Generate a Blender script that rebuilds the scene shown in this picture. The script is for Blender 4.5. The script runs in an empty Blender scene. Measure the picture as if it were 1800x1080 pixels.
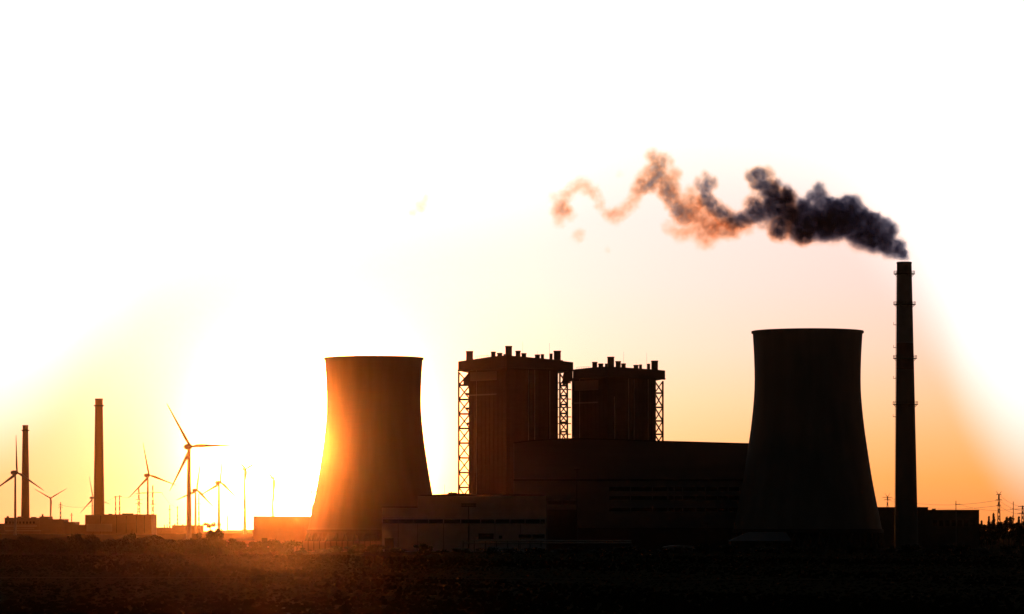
import bpy, bmesh, math, random
from mathutils import Vector, Matrix, Quaternion
random.seed(7)
S = bpy.context.scene
COL = S.collection
R = math.radians

# ------------------------------------------------------------------ camera
FPX, HY, HC = 6500.0, 933.0, 10.0          # focal length in photo pixels, horizon row, eye height (m)
cam = bpy.data.cameras.new('camera')
cam.sensor_width = 36.0
cam.lens = 36.0 * FPX / 1800.0
cam.shift_y = (HY - 540.0) / 1800.0
cam.clip_start = 1.0
cam.clip_end = 90000.0
camo = bpy.data.objects.new('camera', cam)
COL.objects.link(camo)
camo.location = (0, 0, HC)
camo.rotation_euler = (R(90), 0, 0)
S.camera = camo

# ------------------------------------------------------------------ sun direction
SUN_AZ = math.atan((549.0 - 900.0) / FPX)     # just off the edge of the left cooling tower
SUN_EL = math.atan((HY - 797.0) / FPX)
sun_dir = Vector((math.sin(SUN_AZ) * math.cos(SUN_EL), math.cos(SUN_AZ) * math.cos(SUN_EL), math.sin(SUN_EL)))

# ------------------------------------------------------------------ world
W = bpy.data.worlds.new('World')
S.world = W
W.use_nodes = True
nt = W.node_tree
nt.nodes.clear()
def N(tree, t, **kw):
    n = tree.nodes.new(t)
    for k, v in kw.items():
        setattr(n, k, v)
    return n
def M_(tree, op, a, b=None, c=None, clamp=False):
    n = N(tree, 'ShaderNodeMath', operation=op)
    n.use_clamp = clamp
    for i, v in enumerate((a, b, c)):
        if v is None: continue
        if isinstance(v, (int, float)): n.inputs[i].default_value = v
        else: tree.links.new(v, n.inputs[i])
    return n.outputs[0]
def world_nodes():
    L = nt.links.new
    tc = N(nt, 'ShaderNodeTexCoord')
    nrm = N(nt, 'ShaderNodeVectorMath', operation='NORMALIZE'); L(tc.outputs['Generated'], nrm.inputs[0])
    sep = N(nt, 'ShaderNodeSeparateXYZ'); L(nrm.outputs[0], sep.inputs[0])
    el = M_(nt, 'MULTIPLY', M_(nt, 'ARCSINE', sep.outputs[2]), 57.29578)
    az = M_(nt, 'MULTIPLY', M_(nt, 'ARCTAN2', sep.outputs[0], sep.outputs[1]), 57.29578)
    # angle to the sun (degrees), from the chord: stays exact for small angles
    sub = N(nt, 'ShaderNodeVectorMath', operation='DISTANCE'); L(nrm.outputs[0], sub.inputs[0])
    sub.inputs[1].default_value = sun_dir
    th = M_(nt, 'MULTIPLY', M_(nt, 'ARCSINE', M_(nt, 'MULTIPLY', sub.outputs['Value'], 0.5)), 114.59156)
    # colour of the lower sky by elevation
    ramp = N(nt, 'ShaderNodeValToRGB'); L(M_(nt, 'DIVIDE', el, 10.0, clamp=True), ramp.inputs[0])
    cr = ramp.color_ramp
    pts = [(0.0, (.92, .27, .060)), (.04, (.94, .30, .070)), (.08, (.97, .36, .085)), (.14, (.98, .45, .18)), (.20, (.98, .54, .31)),
           (.28, (.96, .61, .49)), (.38, (.94, .66, .63)), (.48, (.92, .72, .715)), (.56, (.93, .83, .80)), (.64, (.97, .92, .90)), (.74, (1.03, 1.03, 1.03)), (1.0, (1.05, 1.05, 1.06))]
    while len(cr.elements) < len(pts): cr.elements.new(.5)
    for e, (p, c) in zip(cr.elements, pts):
        e.position = p; e.color = (*c, 1)
    # thin bright veil above an uneven edge
    fc = N(nt, 'ShaderNodeFloatCurve'); L(M_(nt, 'DIVIDE', M_(nt, 'ADD', az, 15.0), 30.0, clamp=True), fc.inputs['Value'])
    epts = [(-15, -.6), (-11, .6), (-7.88, 2.0), (-6.15, 3.7), (-5.0, 4.6), (-1.76, 5.25), (.44, 5.6), (2.03, 6.3), (4.4, 5.9), (5.7, 4.8), (6.5, 3.5), (7.2, 2.0), (7.88, 1.15), (9.5, .2), (15, -.6)]
    cv = fc.mapping.curves[0]
    xs = [((a + 15) / 30, (e + 1) / 10) for a, e in epts]
    while len(cv.points) < len(xs): cv.points.new(.5, .5)
    for p, (a, b) in zip(cv.points, xs): p.location = (a, b)
    fc.mapping.update()
    edge = M_(nt, 'SUBTRACT', M_(nt, 'MULTIPLY', fc.outputs[0], 10.0), 1.0)
    nz = N(nt, 'ShaderNodeTexNoise'); nz.inputs['Scale'].default_value = 9.0; nz.inputs['Detail'].default_value = 3.0
    L(nrm.outputs[0], nz.inputs['Vector'])
    edge = M_(nt, 'ADD', edge, M_(nt, 'MULTIPLY', M_(nt, 'SUBTRACT', nz.outputs[0], .5), .6))
    mr = N(nt, 'ShaderNodeMapRange', interpolation_type='SMOOTHSTEP')
    L(M_(nt, 'SUBTRACT', el, edge), mr.inputs[0]); mr.inputs[1].default_value = -1.3; mr.inputs[2].default_value = 1.5
    mix = N(nt, 'ShaderNodeMix', data_type='RGBA'); L(mr.outputs[0], mix.inputs[0]); L(ramp.outputs[0], mix.inputs[6]); mix.inputs[7].default_value = (1.22, 1.22, 1.22, 1)
    # the whole glow fades away from the sun
    fall = M_(nt, 'DIVIDE', 1.0, M_(nt, 'ADD', 1.0, M_(nt, 'POWER', M_(nt, 'DIVIDE', th, 21.0), 4.0)))
    glow = N(nt, 'ShaderNodeVectorMath', operation='SCALE'); L(mix.outputs[2], glow.inputs[0]); L(fall, glow.inputs['Scale'])
    # aureole round the sun
    au = M_(nt, 'DIVIDE', 300.0, M_(nt, 'POWER', M_(nt, 'ADD', M_(nt, 'MULTIPLY', th, th), .3), 2.5))
    auc = N(nt, 'ShaderNodeVectorMath', operation='SCALE'); auc.inputs[0].default_value = (1.0, .33, .075); L(au, auc.inputs['Scale'])
    # broad yellow glow
    yl = M_(nt, 'EXPONENT', M_(nt, 'MULTIPLY', M_(nt, 'POWER', M_(nt, 'DIVIDE', th, 6.5), 2.0), -1.0))
    ylc = N(nt, 'ShaderNodeVectorMath', operation='SCALE'); ylc.inputs[0].default_value = (.28, .285, .275); L(yl, ylc.inputs['Scale'])
    add0 = N(nt, 'ShaderNodeVectorMath', operation='ADD'); L(auc.outputs[0], add0.inputs[0]); L(ylc.outputs[0], add0.inputs[1])
    add = N(nt, 'ShaderNodeVectorMath', operation='ADD'); L(glow.outputs[0], add.inputs[0]); L(add0.outputs[0], add.inputs[1])
    bg = N(nt, 'ShaderNodeBackground'); L(add.outputs[0], bg.inputs[0]); bg.inputs[1].default_value = 1.0
    sky = N(nt, 'ShaderNodeTexSky', sky_type='NISHITA'); sky.sun_disc = False
    sky.sun_elevation = SUN_EL; sky.sun_rotation = SUN_AZ
    bg2 = N(nt, 'ShaderNodeBackground'); L(sky.outputs[0], bg2.inputs[0]); bg2.inputs[1].default_value = SKY_STRENGTH
    ash = N(nt, 'ShaderNodeAddShader'); L(bg.outputs[0], ash.inputs[0]); L(bg2.outputs[0], ash.inputs[1])
    out = N(nt, 'ShaderNodeOutputWorld'); L(ash.outputs[0], out.inputs[0])
SKY_STRENGTH = 0.012
world_nodes()
W.cycles.sampling_method = 'MANUAL'
W.cycles.sample_map_resolution = 4096

# ------------------------------------------------------------------ sun
sl = bpy.data.lights.new('sun', 'SUN')
sl.energy = 0.5
sl.angle = R(.53)
sl.color = (1.0, .34, .06)
so = bpy.data.objects.new('sun', sl); COL.objects.link(so)
so.rotation_euler = sun_dir.to_track_quat('Z', 'Y').to_euler()

S.view_settings.view_transform = 'Standard'
S.view_settings.look = 'None'
S.view_settings.exposure = 0.0
S.view_settings.gamma = 1.0
S.view_settings.use_curve_mapping = False
S.cycles.use_denoising = True
S.cycles.denoiser = 'OPENIMAGEDENOISE'
S.cycles.max_bounces = 5
S.cycles.volume_bounces = 2
S.cycles.transparent_max_bounces = 16
S.render.film_transparent = False

# ------------------------------------------------------------------ materials
MATS = {}
def mat(name, col, rough=.8, var=.25, scale=.2, metal=0.0, bump=0.0, stretch=None, col2=None, spec=.3):
    if name in MATS: return MATS[name]
    m = bpy.data.materials.new(name); m.use_nodes = True
    t = m.node_tree; b = t.nodes['Principled BSDF']
    tc = N(t, 'ShaderNodeTexCoord'); mp = N(t, 'ShaderNodeMapping')
    t.links.new(tc.outputs['Object'], mp.inputs[0])
    if stretch: mp.inputs['Scale'].default_value = stretch
    n1 = N(t, 'ShaderNodeTexNoise'); n1.inputs['Scale'].default_value = scale; n1.inputs['Detail'].default_value = 6
    t.links.new(mp.outputs[0], n1.inputs['Vector'])
    mx = N(t, 'ShaderNodeMix', data_type='RGBA')
    c2 = col2 or tuple(c * (1 - var) for c in col)
    mx.inputs[6].default_value = (*[c * (1 + var * .5) for c in col], 1) if not col2 else (*col, 1)
    mx.inputs[7].default_value = (*c2, 1)
    t.links.new(n1.outputs[0], mx.inputs[0]); t.links.new(mx.outputs[2], b.inputs['Base Color'])
    b.inputs['Roughness'].default_value = rough; b.inputs['Metallic'].default_value = metal
    b.inputs['Specular IOR Level'].default_value = spec
    if bump:
        bp = N(t, 'ShaderNodeBump'); bp.inputs['Strength'].default_value = bump; bp.inputs['Distance'].default_value = .3
        t.links.new(n1.outputs[0], bp.inputs['Height']); t.links.new(bp.outputs[0], b.inputs['Normal'])
    MATS[name] = m
    return m
concrete = mat('concrete_weathered', (.20, .19, .18), .9, .45, .6, stretch=(.25, .25, .03), bump=.1)
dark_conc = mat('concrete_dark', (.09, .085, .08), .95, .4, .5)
brick_red = mat('chimney_brick', (.24, .11, .075), .9, .3, .3, stretch=(.4, .4, .05))
paint_white = mat('paint_band_pale', (.24, .24, .26), .7, .3, .3)
paint_red = mat('paint_band_red', (.10, .035, .03), .7, .3, .3)
steel = mat('steel_painted_dark', (.055, .05, .05), .6, .3, .5, metal=.2)
boiler_clad = mat('boiler_cladding', (.07, .06, .058), .75, .35, .4, stretch=(.3, .3, 1.5))
boiler_pipe = mat('pipe_galvanised', (.38, .36, .37), .45, .2, .4, metal=.5)
louvre_m = mat('louvre_grey', (.20, .18, .18), .6, .2, .5)
hall_clad = mat('hall_cladding', (.17, .165, .175), .7, .25, .3, stretch=(.05, .05, 1))
low_clad = mat('render_pale', (.50, .45, .48), .85, .25, .25)
factory_m = mat('factory_wall', (.30, .20, .17), .9, .25, .2)
factory_lt = mat('factory_strip', (.45, .36, .32), .9, .2, .2)
roof_m = mat('roof_felt', (.05, .048, .047), .9, .3, .4)
roof_blue = mat('roof_blue_metal', (.055, .075, .10), .8, .3, .4)
glass_m = mat('window_dark', (.025, .025, .03), .15, .2, .5, spec=.5)
frame_m = mat('window_frame', (.32, .29, .30), .6, .2, .5)
turb_m = mat('turbine_white', (.55, .53, .52), .45, .1, .2)
wood_m = mat('timber_pole', (.07, .05, .035), .9, .3, .8)
wire_m = mat('wire', (.05, .045, .04), .6, .1, .5)
bark_m = mat('bark', (.05, .038, .028), .95, .4, 2.0)
leaf_m = mat('leaf_dark', (.034, .040, .016), .8, .5, .6)
leaf_m2 = mat('leaf_conifer', (.028, .042, .022), .85, .4, .6)
lamp_m = mat('lamp_housing', (.20, .20, .20), .5, .2, .8)
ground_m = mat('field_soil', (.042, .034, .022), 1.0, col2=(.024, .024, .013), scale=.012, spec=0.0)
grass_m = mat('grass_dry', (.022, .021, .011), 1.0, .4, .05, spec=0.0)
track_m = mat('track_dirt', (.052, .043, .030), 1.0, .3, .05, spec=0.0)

# ------------------------------------------------------------------ helpers
def PX(px, D): return (px - 900.0) / FPX * D
def PZ(py, D): return HC + (HY - py) / FPX * D
def P(px, py, D): return Vector((PX(px, D), D, PZ(py, D)))
def terrain(y):
    t = min(1, max(0, (y - 2400.0) / 2400.0))
    return 5.0 * t * t * (3 - 2 * t)

def tag(o, label=None, cat=None, group=None, kind=None):
    if label: o['label'] = label
    if cat: o['category'] = cat
    if group: o['group'] = group
    if kind: o['kind'] = kind
    return o
def origin(o):
    v = Vector((0, 0, 0))
    while o is not None:
        v = v + o.location; o = o.parent
    return v
def empty(name, loc, label, cat, group=None):
    o = bpy.data.objects.new(name, None); COL.objects.link(o)
    o.location = loc; o.empty_display_size = .1
    return tag(o, label, cat, group)
def link_mesh(name, me, parent=None, loc=None, m=None):
    o = bpy.data.objects.new(name, me); COL.objects.link(o)
    if parent is not None: o.parent = parent
    if loc is not None: o.location = loc
    return o

class MB:
    def __init__(s): s.v = []; s.f = []; s.sm = []
    def add(s, vs, fs, smooth=False):
        b = len(s.v); s.v += [tuple(p) for p in vs]
        for f in fs: s.f.append([b + i for i in f]); s.sm.append(smooth)
        return s
    def box(s, x0, x1, y0, y1, z0, z1):
        return s.add([(x0, y0, z0), (x1, y0, z0), (x1, y1, z0), (x0, y1, z0), (x0, y0, z1), (x1, y0, z1), (x1, y1, z1), (x0, y1, z1)],
                     [(0, 3, 2, 1), (4, 5, 6, 7), (0, 1, 5, 4), (1, 2, 6, 5), (2, 3, 7, 6), (3, 0, 4, 7)])
    def prism(s, plan, z0, z1):                     # plan: ccw list of (x, y); z1 may be a list
        n = len(plan); zt = z1 if isinstance(z1, (list, tuple)) else [z1] * n
        vs = [(x, y, z0) for x, y in plan] + [(x, y, zt[i]) for i, (x, y) in enumerate(plan)]
        return s.add(vs, [tuple(range(n - 1, -1, -1)), tuple(range(n, 2 * n))] + [(i, (i + 1) % n, n + (i + 1) % n, n + i) for i in range(n)])
    def facade(s, prof, y0, y1):                    # prof: ccw list of (x, z) seen from the camera; extruded in depth
        n = len(prof)
        vs = [(x, y0, z) for x, z in prof] + [(x, y1, z) for x, z in prof]
        return s.add(vs, [tuple(range(n)), tuple(range(2 * n - 1, n - 1, -1))] + [(i, n + i, n + (i + 1) % n, (i + 1) % n) for i in range(n)])
    def bar(s, a, b, w0, w1=None, n=4, smooth=False):
        a = Vector(a); b = Vector(b); w1 = w0 if w1 is None else w1
        d = (b - a).normalized(); u = d.orthogonal().normalized() if abs(d.z) < .99 else Vector((1, 0, 0))
        u = (u - d * u.dot(d)).normalized(); w = d.cross(u)
        vs = []
        for c, r in ((a, w0), (b, w1)):
            for k in range(n):
                t = 2 * math.pi * (k + .5) / n
                vs.append(c + (u * math.cos(t) + w * math.sin(t)) * r)
        s.add(vs, [tuple(range(n - 1, -1, -1)), tuple(range(n, 2 * n))])
        return s.add(vs, [(i, (i + 1) % n, n + (i + 1) % n, n + i) for i in range(n)], smooth)
    def lathe(s, cx, cy, prof, n=64, caps=True, smooth=True, dx=None):   # prof [(r, z)]
        vs = []; m = len(prof)
        for i, (r, z) in enumerate(prof):
            ox = dx(z) if dx else 0
            for k in range(n):
                t = 2 * math.pi * k / n
                vs.append((cx + ox + r * math.cos(t), cy + r * math.sin(t), z))
        fs = [(i * n + k, i * n + (k + 1) % n, (i + 1) * n + (k + 1) % n, (i + 1) * n + k) for i in range(m - 1) for k in range(n)]
        s.add(vs, fs, smooth)
        if caps:
            s.add([vs[k] for k in range(n)], [tuple(range(n - 1, -1, -1))])
            s.add([vs[(m - 1) * n + k] for k in range(n)], [tuple(range(n))])
        return s
    def mesh(s, name, m, off=Vector((0, 0, 0))):
        me = bpy.data.meshes.new(name)
        me.from_pydata([(x - off.x, y - off.y, z - off.z) for x, y, z in s.v], [], s.f)
        me.polygons.foreach_set('use_smooth', s.sm)
        me.materials.append(m); me.update()
        return me
    def build(s, name, m, parent=None, loc=None):
        off = origin(parent) if parent is not None else (Vector(loc) if loc is not None else Vector((0, 0, 0)))
        me = s.mesh(name, m, off)
        return link_mesh(name, me, parent, None if parent is not None else off)
# unit bar shared by every lattice member of one material
UNIT = {}
def unit_bar(m):
    if m.name not in UNIT:
        UNIT[m.name] = MB().box(-.5, .5, -.5, .5, 0, 1).mesh('bar_' + m.name, m)
    return UNIT[m.name]
def bar_piece(name, a, b, w, m, parent):
    a = Vector(a); b = Vector(b); d = b - a
    o = link_mesh(name, unit_bar(m), parent)
    o.location = a - origin(parent)
    o.rotation_mode = 'QUATERNION'; o.rotation_quaternion = d.to_track_quat('Z', 'Y')
    o.scale = (w, w, d.length)
    return o
UBOX = {}
def box_piece(name, x0, x1, y0, y1, z0, z1, m, parent):
    if m.name not in UBOX: UBOX[m.name] = MB().box(0, 1, 0, 1, 0, 1).mesh('block_' + m.name, m)
    o = link_mesh(name, UBOX[m.name], parent)
    o.location = Vector((x0, y0, z0)) - origin(parent)
    o.scale = (x1 - x0, y1 - y0, z1 - z0)
    return o

# ------------------------------------------------------------------ ground
def build_ground():
    xs = [-24000, -12000, -6000, -3000, -1500, -700, -300, 0, 300, 700, 1500, 3000, 6000, 12000, 24000]
    ys = [-4000, -500, 100] + list(range(300, 2400, 100)) + list(range(2400, 5000, 150)) + [5000, 7000, 10000, 15000, 24000, 40000]
    rnd = random.Random(3)
    vs = []
    for y in ys:
        for x in xs:
            vs.append((x, y, terrain(y) + (rnd.uniform(-.25, .25) if 400 < y < 1600 and abs(x) < 800 else 0)))
    nx = len(xs)
    fs = [(j * nx + i, j * nx + i + 1, (j + 1) * nx + i + 1, (j + 1) * nx + i) for j in range(len(ys) - 1) for i in range(nx - 1)]
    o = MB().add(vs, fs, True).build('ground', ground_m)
    o['kind'] = 'structure'
    # dirt track across the field
    tv = []; pts = [(-160 + k * 16, 735 + 18 * math.sin(k * .35) + k * 1.2) for k in range(22)]
    for x, y in pts: tv += [(x, y - 4.5, .36), (x, y + 4.5, .36)]
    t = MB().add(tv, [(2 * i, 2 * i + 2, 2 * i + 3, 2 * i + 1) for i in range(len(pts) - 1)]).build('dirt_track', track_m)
    t['kind'] = 'structure'
    # dry grass tufts: nobody could count them
    g = MB()
    for k in range(20000):
        y = 430 + 1050 * rnd.random() ** 1.4
        x = rnd.uniform(-.15, .15) * y
        h = rnd.uniform(.2, .6) * (.7 + .6 * (math.sin(x * .05 + y * .013) > .3)); w = rnd.uniform(.25, .8)
        lean = rnd.uniform(-.3, .3)
        g.add([(x - w, y, -.2), (x + w, y + rnd.uniform(-.3, .3), -.2), (x + lean + w * .3, y, h), (x + lean - w * .4, y, h * .8)], [(0, 1, 2, 3)])
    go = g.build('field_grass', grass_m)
    tag(go, 'dark rough grass covering the foreground field', 'grass', kind='stuff')
build_ground()

# ------------------------------------------------------------------ cooling towers
TPROF = [(583, 96.6), (592, 95.9), (605, 95.1), (625, 94.0), (650, 93.2), (667, 93.0), (685, 93.3), (700, 94.2), (716, 95.5), (733, 97.2), (756, 99.9), (779, 103.2), (810, 107.8),
         (842, 112.9), (868, 117.8), (892, 122.6), (914, 126.9), (933, 130.6)]
def cooling_tower(axpx, D, label, kz=1.0):
    s0 = 1826.0 / FPX
    cx = PX(axpx, D)
    r = empty('cooling_tower', (cx, D, 0), label, 'cooling tower', 'cooling towers')
    prof = [(w * s0, kz * (HC + (HY - y) * s0)) for y, w in TPROF][::-1]
    sh = MB(); sh.lathe(cx, D, prof, 128, caps=False)
    sh.lathe(cx, D, [(a - 1.0, z) for a, z in prof][::-1], 128, caps=False)
    z0, z1 = prof[0][1], prof[-1][1]
    ra, rb = prof[0][0], prof[-1][0]
    n = 128
    for rr, z, up in ((ra, z0, False), (rb, z1, True)):
        vs = [(cx + q * math.cos(2 * math.pi * k / n), D + q * math.sin(2 * math.pi * k / n), z) for q in (rr, rr - 1.0) for k in range(n)]
        fs = [(k, (k + 1) % n, n + (k + 1) % n, n + k) for k in range(n)]
        sh.add(vs, fs if up else [f[::-1] for f in fs])
    sh.build('shell', concrete, r)
    MB().lathe(cx, D, [(rb - .9, z1 - .9), (rb + .55, z1 - .9), (rb + .55, z1 + .15), (rb - .9, z1 + .15), (rb - .9, z1 - .9)], 128, caps=False, smooth=False).build('rim', concrete, r)
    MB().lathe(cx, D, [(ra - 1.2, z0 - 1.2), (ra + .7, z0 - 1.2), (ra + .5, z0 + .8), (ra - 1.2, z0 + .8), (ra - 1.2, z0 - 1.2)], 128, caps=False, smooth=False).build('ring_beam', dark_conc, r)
    rg = ra + 2.2
    for k in range(40):                              # raking V columns under the shell
        t0 = 2 * math.pi * k / 40
        for sgn in (-1, 1):
            t1 = t0 + sgn * math.pi / 40
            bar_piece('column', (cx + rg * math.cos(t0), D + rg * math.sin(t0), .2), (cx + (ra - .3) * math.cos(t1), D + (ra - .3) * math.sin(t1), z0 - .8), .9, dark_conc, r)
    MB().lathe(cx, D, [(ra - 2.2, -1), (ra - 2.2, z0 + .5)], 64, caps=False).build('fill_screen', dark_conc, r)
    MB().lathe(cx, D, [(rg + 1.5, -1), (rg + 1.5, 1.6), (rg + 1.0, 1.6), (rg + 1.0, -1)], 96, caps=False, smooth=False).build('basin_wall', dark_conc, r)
    return r
cooling_tower(657.0, 2050.0, 'hyperbolic cooling tower with the low sun at its left edge', .9747)
cooling_tower(1419.5, 1826.0, 'taller black hyperbolic cooling tower left of the smoking chimney')

# ------------------------------------------------------------------ smoking chimney
def big_chimney():
    D = 1800.0; s = D / FPX
    cx = PX(1593.6, D)
    r = empty('smoking_chimney', (cx, D, 0), 'tall tapering chimney with ring platforms, smoke leaving its top', 'chimney')
    zt = PZ(461, D)
    dx = lambda z: -4.2 * s * (z / zt)
    rad = lambda z: (20.6 + (12.9 - 20.6) * (z / zt)) * s
    def seg(name, ya, yb, m, extra=0.0):
        za, zb = max(-1, PZ(ya, D)), PZ(yb, D)
        n = max(2, int((zb - za) / 8) + 1)
        pr = [(rad(za + (zb - za) * k / (n - 1)) + extra, za + (zb - za) * k / (n - 1)) for k in range(n)]
        return MB().lathe(cx, D, pr, 48, dx=dx).build(name, m, r)
    seg('shaft', 990, 650, concrete)
    seg('painted_band', 649.9, 604, paint_red, .012)
    seg('painted_band', 603.9, 545, paint_white, .012)
    seg('painted_band', 544.9, 482, paint_white, .012)
    seg('top_band', 481.9, 463, dark_conc, .012)
    MB().lathe(cx, D, [(rad(zt) - .6, zt - 1.2), (rad(zt) + .12, zt - .9), (rad(zt) + .12, zt), (rad(zt) - .6, zt), (rad(zt) - .6, zt - 1.2)], 48, caps=False, smooth=False, dx=dx).build('rim', steel, r)
    for y in (482, 536, 630.5, 711.5):
        z = PZ(y, D); q = rad(z); ox = dx(z)
        pl = MB().lathe(cx + ox, D, [(q - .1, z - .35), (q + 1.55, z - .1), (q + 1.55, z + .12), (q - .1, z + .12)], 40, caps=False, smooth=False).build('platform', steel, r)
        rl = MB()
        for k in range(20):
            t = 2 * math.pi * k / 20
            a = Vector((cx + ox + (q + 1.45) * math.cos(t), D + (q + 1.45) * math.sin(t), z + .1))
            rl.bar(a, a + Vector((0, 0, 1.35)), .07)
        for hz in (.75, 1.4):
            rl.lathe(cx + ox, D, [(q + 1.40, z + hz), (q + 1.50, z + hz), (q + 1.50, z + hz + .1), (q + 1.40, z + hz + .1), (q + 1.40, z + hz)], 40, caps=False, smooth=False)
        rl.build('railing', steel, pl)
        for k in range(8):
            t = 2 * math.pi * (k + .3) / 8
            br = MB().bar((cx + ox + q * math.cos(t), D + q * math.sin(t), z - 1.5), (cx + ox + (q + 1.4) * math.cos(t), D + (q + 1.4) * math.sin(t), z - .1), .08)
            br.build('bracket', steel, pl)
    # caged ladder up the left side, with rest landings
    ld = MB(); a0 = R(186)
    zz = 4.0
    def sp(z, e, da=0.0): return Vector((cx + dx(z) + (rad(z) + e) * math.cos(a0 + da), D + (rad(z) + e) * math.sin(a0 + da), z))
    for da in (-.05, .05):
        k = 4.0
        while k < zt - 8:
            ld.bar(sp(k, .35, da), sp(k + 4, .35, da), .05); k += 4
    lad = ld.build('ladder', steel, r)
    rg = MB(); k = 4.0
    while k < zt - 6:
        rg.bar(sp(k, .35, -.05), sp(k, .35, .05), .03); rg.bar(sp(k, 0), sp(k, .4), .035)
        k += 1.2
    rg.build('rungs', steel, lad)
    for y in (571, 611, 665, 732.5):
        z = PZ(y, D)
        b = MB(); c = sp(z, .7); b.box(c.x - .75, c.x + .5, c.y - .6, c.y + .6, z - .25, z)
        b.bar((c.x - .7, c.y - .5, z), (c.x - .7, c.y - .5, z + 1.1), .06); b.bar((c.x - .7, c.y + .5, z), (c.x - .7, c.y + .5, z + 1.1), .06)
        b.bar((c.x - .7, c.y - .5, z + 1.1), (c.x - .7, c.y + .5, z + 1.1), .06)
        b.build('ladder_landing', steel, r)
big_chimney()

# ------------------------------------------------------------------ boiler houses
def lattice(parent, xa, xb, y0, y1, levels, wl, wb, braces=True, name='lattice_tower'):
    """four-legged braced steel tower; every leg, beam and diagonal is its own piece"""
    o = bpy.data.objects.new(name, None); COL.objects.link(o); o.parent = parent; o.location = (0, 0, 0); o.empty_display_size = .1
    zb, zt = levels[-1], levels[0]
    c = [(xa, y0), (xb, y0), (xb, y1), (xa, y1)]
    for x, y in c: bar_piece('leg', (x, y, zb), (x, y, zt), wl, steel, o)
    for i in range(4):
        (ax, ay), (bx, by) = c[i], c[(i + 1) % 4]
        for za, zc in zip(levels[:-1], levels[1:]):
            bar_piece('beam', (ax, ay, zc), (bx, by, zc), wb * 1.45, steel, o)
            if braces:
                bar_piece('brace', (ax, ay, za), (bx, by, zc), wb, steel, o)
                bar_piece('brace', (bx, by, za), (ax, ay, zc), wb, steel, o)
    return o
def boiler_house(D, label, x0, xc, x1, cap, capz, stacks, rods, pipes, louvre, ledge, latts, zdrop, rail, short_pipe=None):
    s = D / FPX
    X = lambda p: PX(p, D); Z = lambda q: PZ(q, D)
    r = empty('boiler_house', (X(xc), D, 0), label, 'boiler house', 'boiler houses')
    # block: corner towards the camera at xc, side walls running back
    def dep(p): return D + ((xc - p) * s * 1.15 if p < xc else (p - xc) * s * .75)
    plan = [(X(xc), D), (PX(x1, dep(x1)), dep(x1)), (PX(x1, dep(x1)) - 8, dep(x1) + 34), (PX(x0, dep(x0)) + 6, dep(x0) + 26), (PX(x0, dep(x0)), dep(x0))]
    zc = Z(capz)
    MB().prism(plan, -1, zc + .5).build('boiler_block', boiler_clad, r)
    # cladding ribs on the two walls seen from the field
    for (pa, pb, n) in ((x0, xc, 9), (xc, x1, 11)):
        for k in range(1, n):
            p = pa + (pb - pa) * k / n; d = dep(p)
            bar_piece('cladding_rib', (PX(p, d), d - .05, 0), (PX(p, d), d - .05, zc - .5), .28, boiler_clad, r)
        for q in range(8):
            zz = zc - 6 - q * 7.5
            bar_piece('cladding_rail', (PX(pa, dep(pa)), dep(pa) - .12, zz), (PX(pb, dep(pb)), dep(pb) - .12, zz), .35, boiler_clad, r)
    # overhanging roof cap with a slightly broken roofline
    cp = [(X(p) , dep(p) - 3.0, Z(y)) for p, y in cap]
    front = [(a, b) for a, b, _ in cp]
    back = [(cp[-1][0] - 6, cp[-1][1] + 36), (cp[0][0] + 6, cp[0][1] + 34)]
    zs = [c for _, _, c in cp] + [cp[-1][2] + .2, cp[0][2] + .2]
    rc = MB().prism(front + back, zc, zs).build('roof_cap', boiler_clad, r)
    lip = MB()
    for (a, b) in zip(cp[:-1], cp[1:]):
        lip.bar((a[0], a[1] - .1, zc + .1), (b[0], b[1] - .1, zc + .1), .55)
    lip.build('eaves_beam', steel, rc)
    for i, (a, b, yt) in enumerate(stacks):
        pm = (a + b) / 2; d = dep(pm) + 5; w = (b - a) / 2 * s
        zb = min(c for _, _, c in cp) - 2
        m = MB(); x = X(pm)
        if (b - a) > 7: m.box(x - w, x + w, d - w, d + w, zb, Z(yt)); m.box(x - w - .18, x + w + .18, d - w - .18, d + w + .18, Z(yt) - .55, Z(yt) - .12)
        else: m.lathe(x, d, [(w, zb), (w, Z(yt) - .3), (w * 1.12, Z(yt) - .3), (w * 1.12, Z(yt))], 16)
        m.build('roof_stack', boiler_clad, r)
    for p, y in rods:
        MB().bar((X(p), dep(p) + 4, zc), (X(p), dep(p) + 4, Z(y)), .12, .05).build('antenna_rod', steel, r)
    ra, rb, ry = rail
    m = MB(); n = 9
    for k in range(n):
        p = ra + (rb - ra) * k / (n - 1); d = dep(p) - 2.6; zb = Z(ry) - 2
        m.bar((X(p), d, zb), (X(p), d, Z(ry) + 1.0), .07)
    m.bar((X(ra), dep(ra) - 2.6, Z(ry) + .95), (X(rb), dep(rb) - 2.6, Z(ry) + .95), .06)
    m.build('roof_railing', steel, r)
    for p, wpx in pipes:
        d = dep(p) - .9
        MB().bar((X(p), d, 0), (X(p), d, zc - .2), wpx * s / 2, n=10, smooth=True).build('downpipe', boiler_pipe, r)
    if short_pipe:
        p, ya, yb = short_pipe; d = dep(p) - .9
        MB().bar((X(p), d, Z(yb)), (X(p), d, Z(ya)), .3, n=10, smooth=True).build('vent_pipe', boiler_pipe, r)
    # louvred duct gallery under the cap
    la, lb, lt, lo = louvre
    gal = MB(); da, db = dep(la) - 2.4, dep(lb) - 2.4
    gal.prism([(X(la), da), (X(lb), db), (X(lb), db + 2.6), (X(la), da + 2.6)], Z(lo), Z(lt)).build('duct_gallery', louvre_m, r)
    for k in range(8):
        zz = Z(lo) + (Z(lt) - Z(lo)) * (k + .6) / 8
        bar_piece('louvre_slat', (X(la), da - .12, zz), (X(lb), db - .12, zz), .32, louvre_m, r)
    ea, eb, ey = ledge
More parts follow.
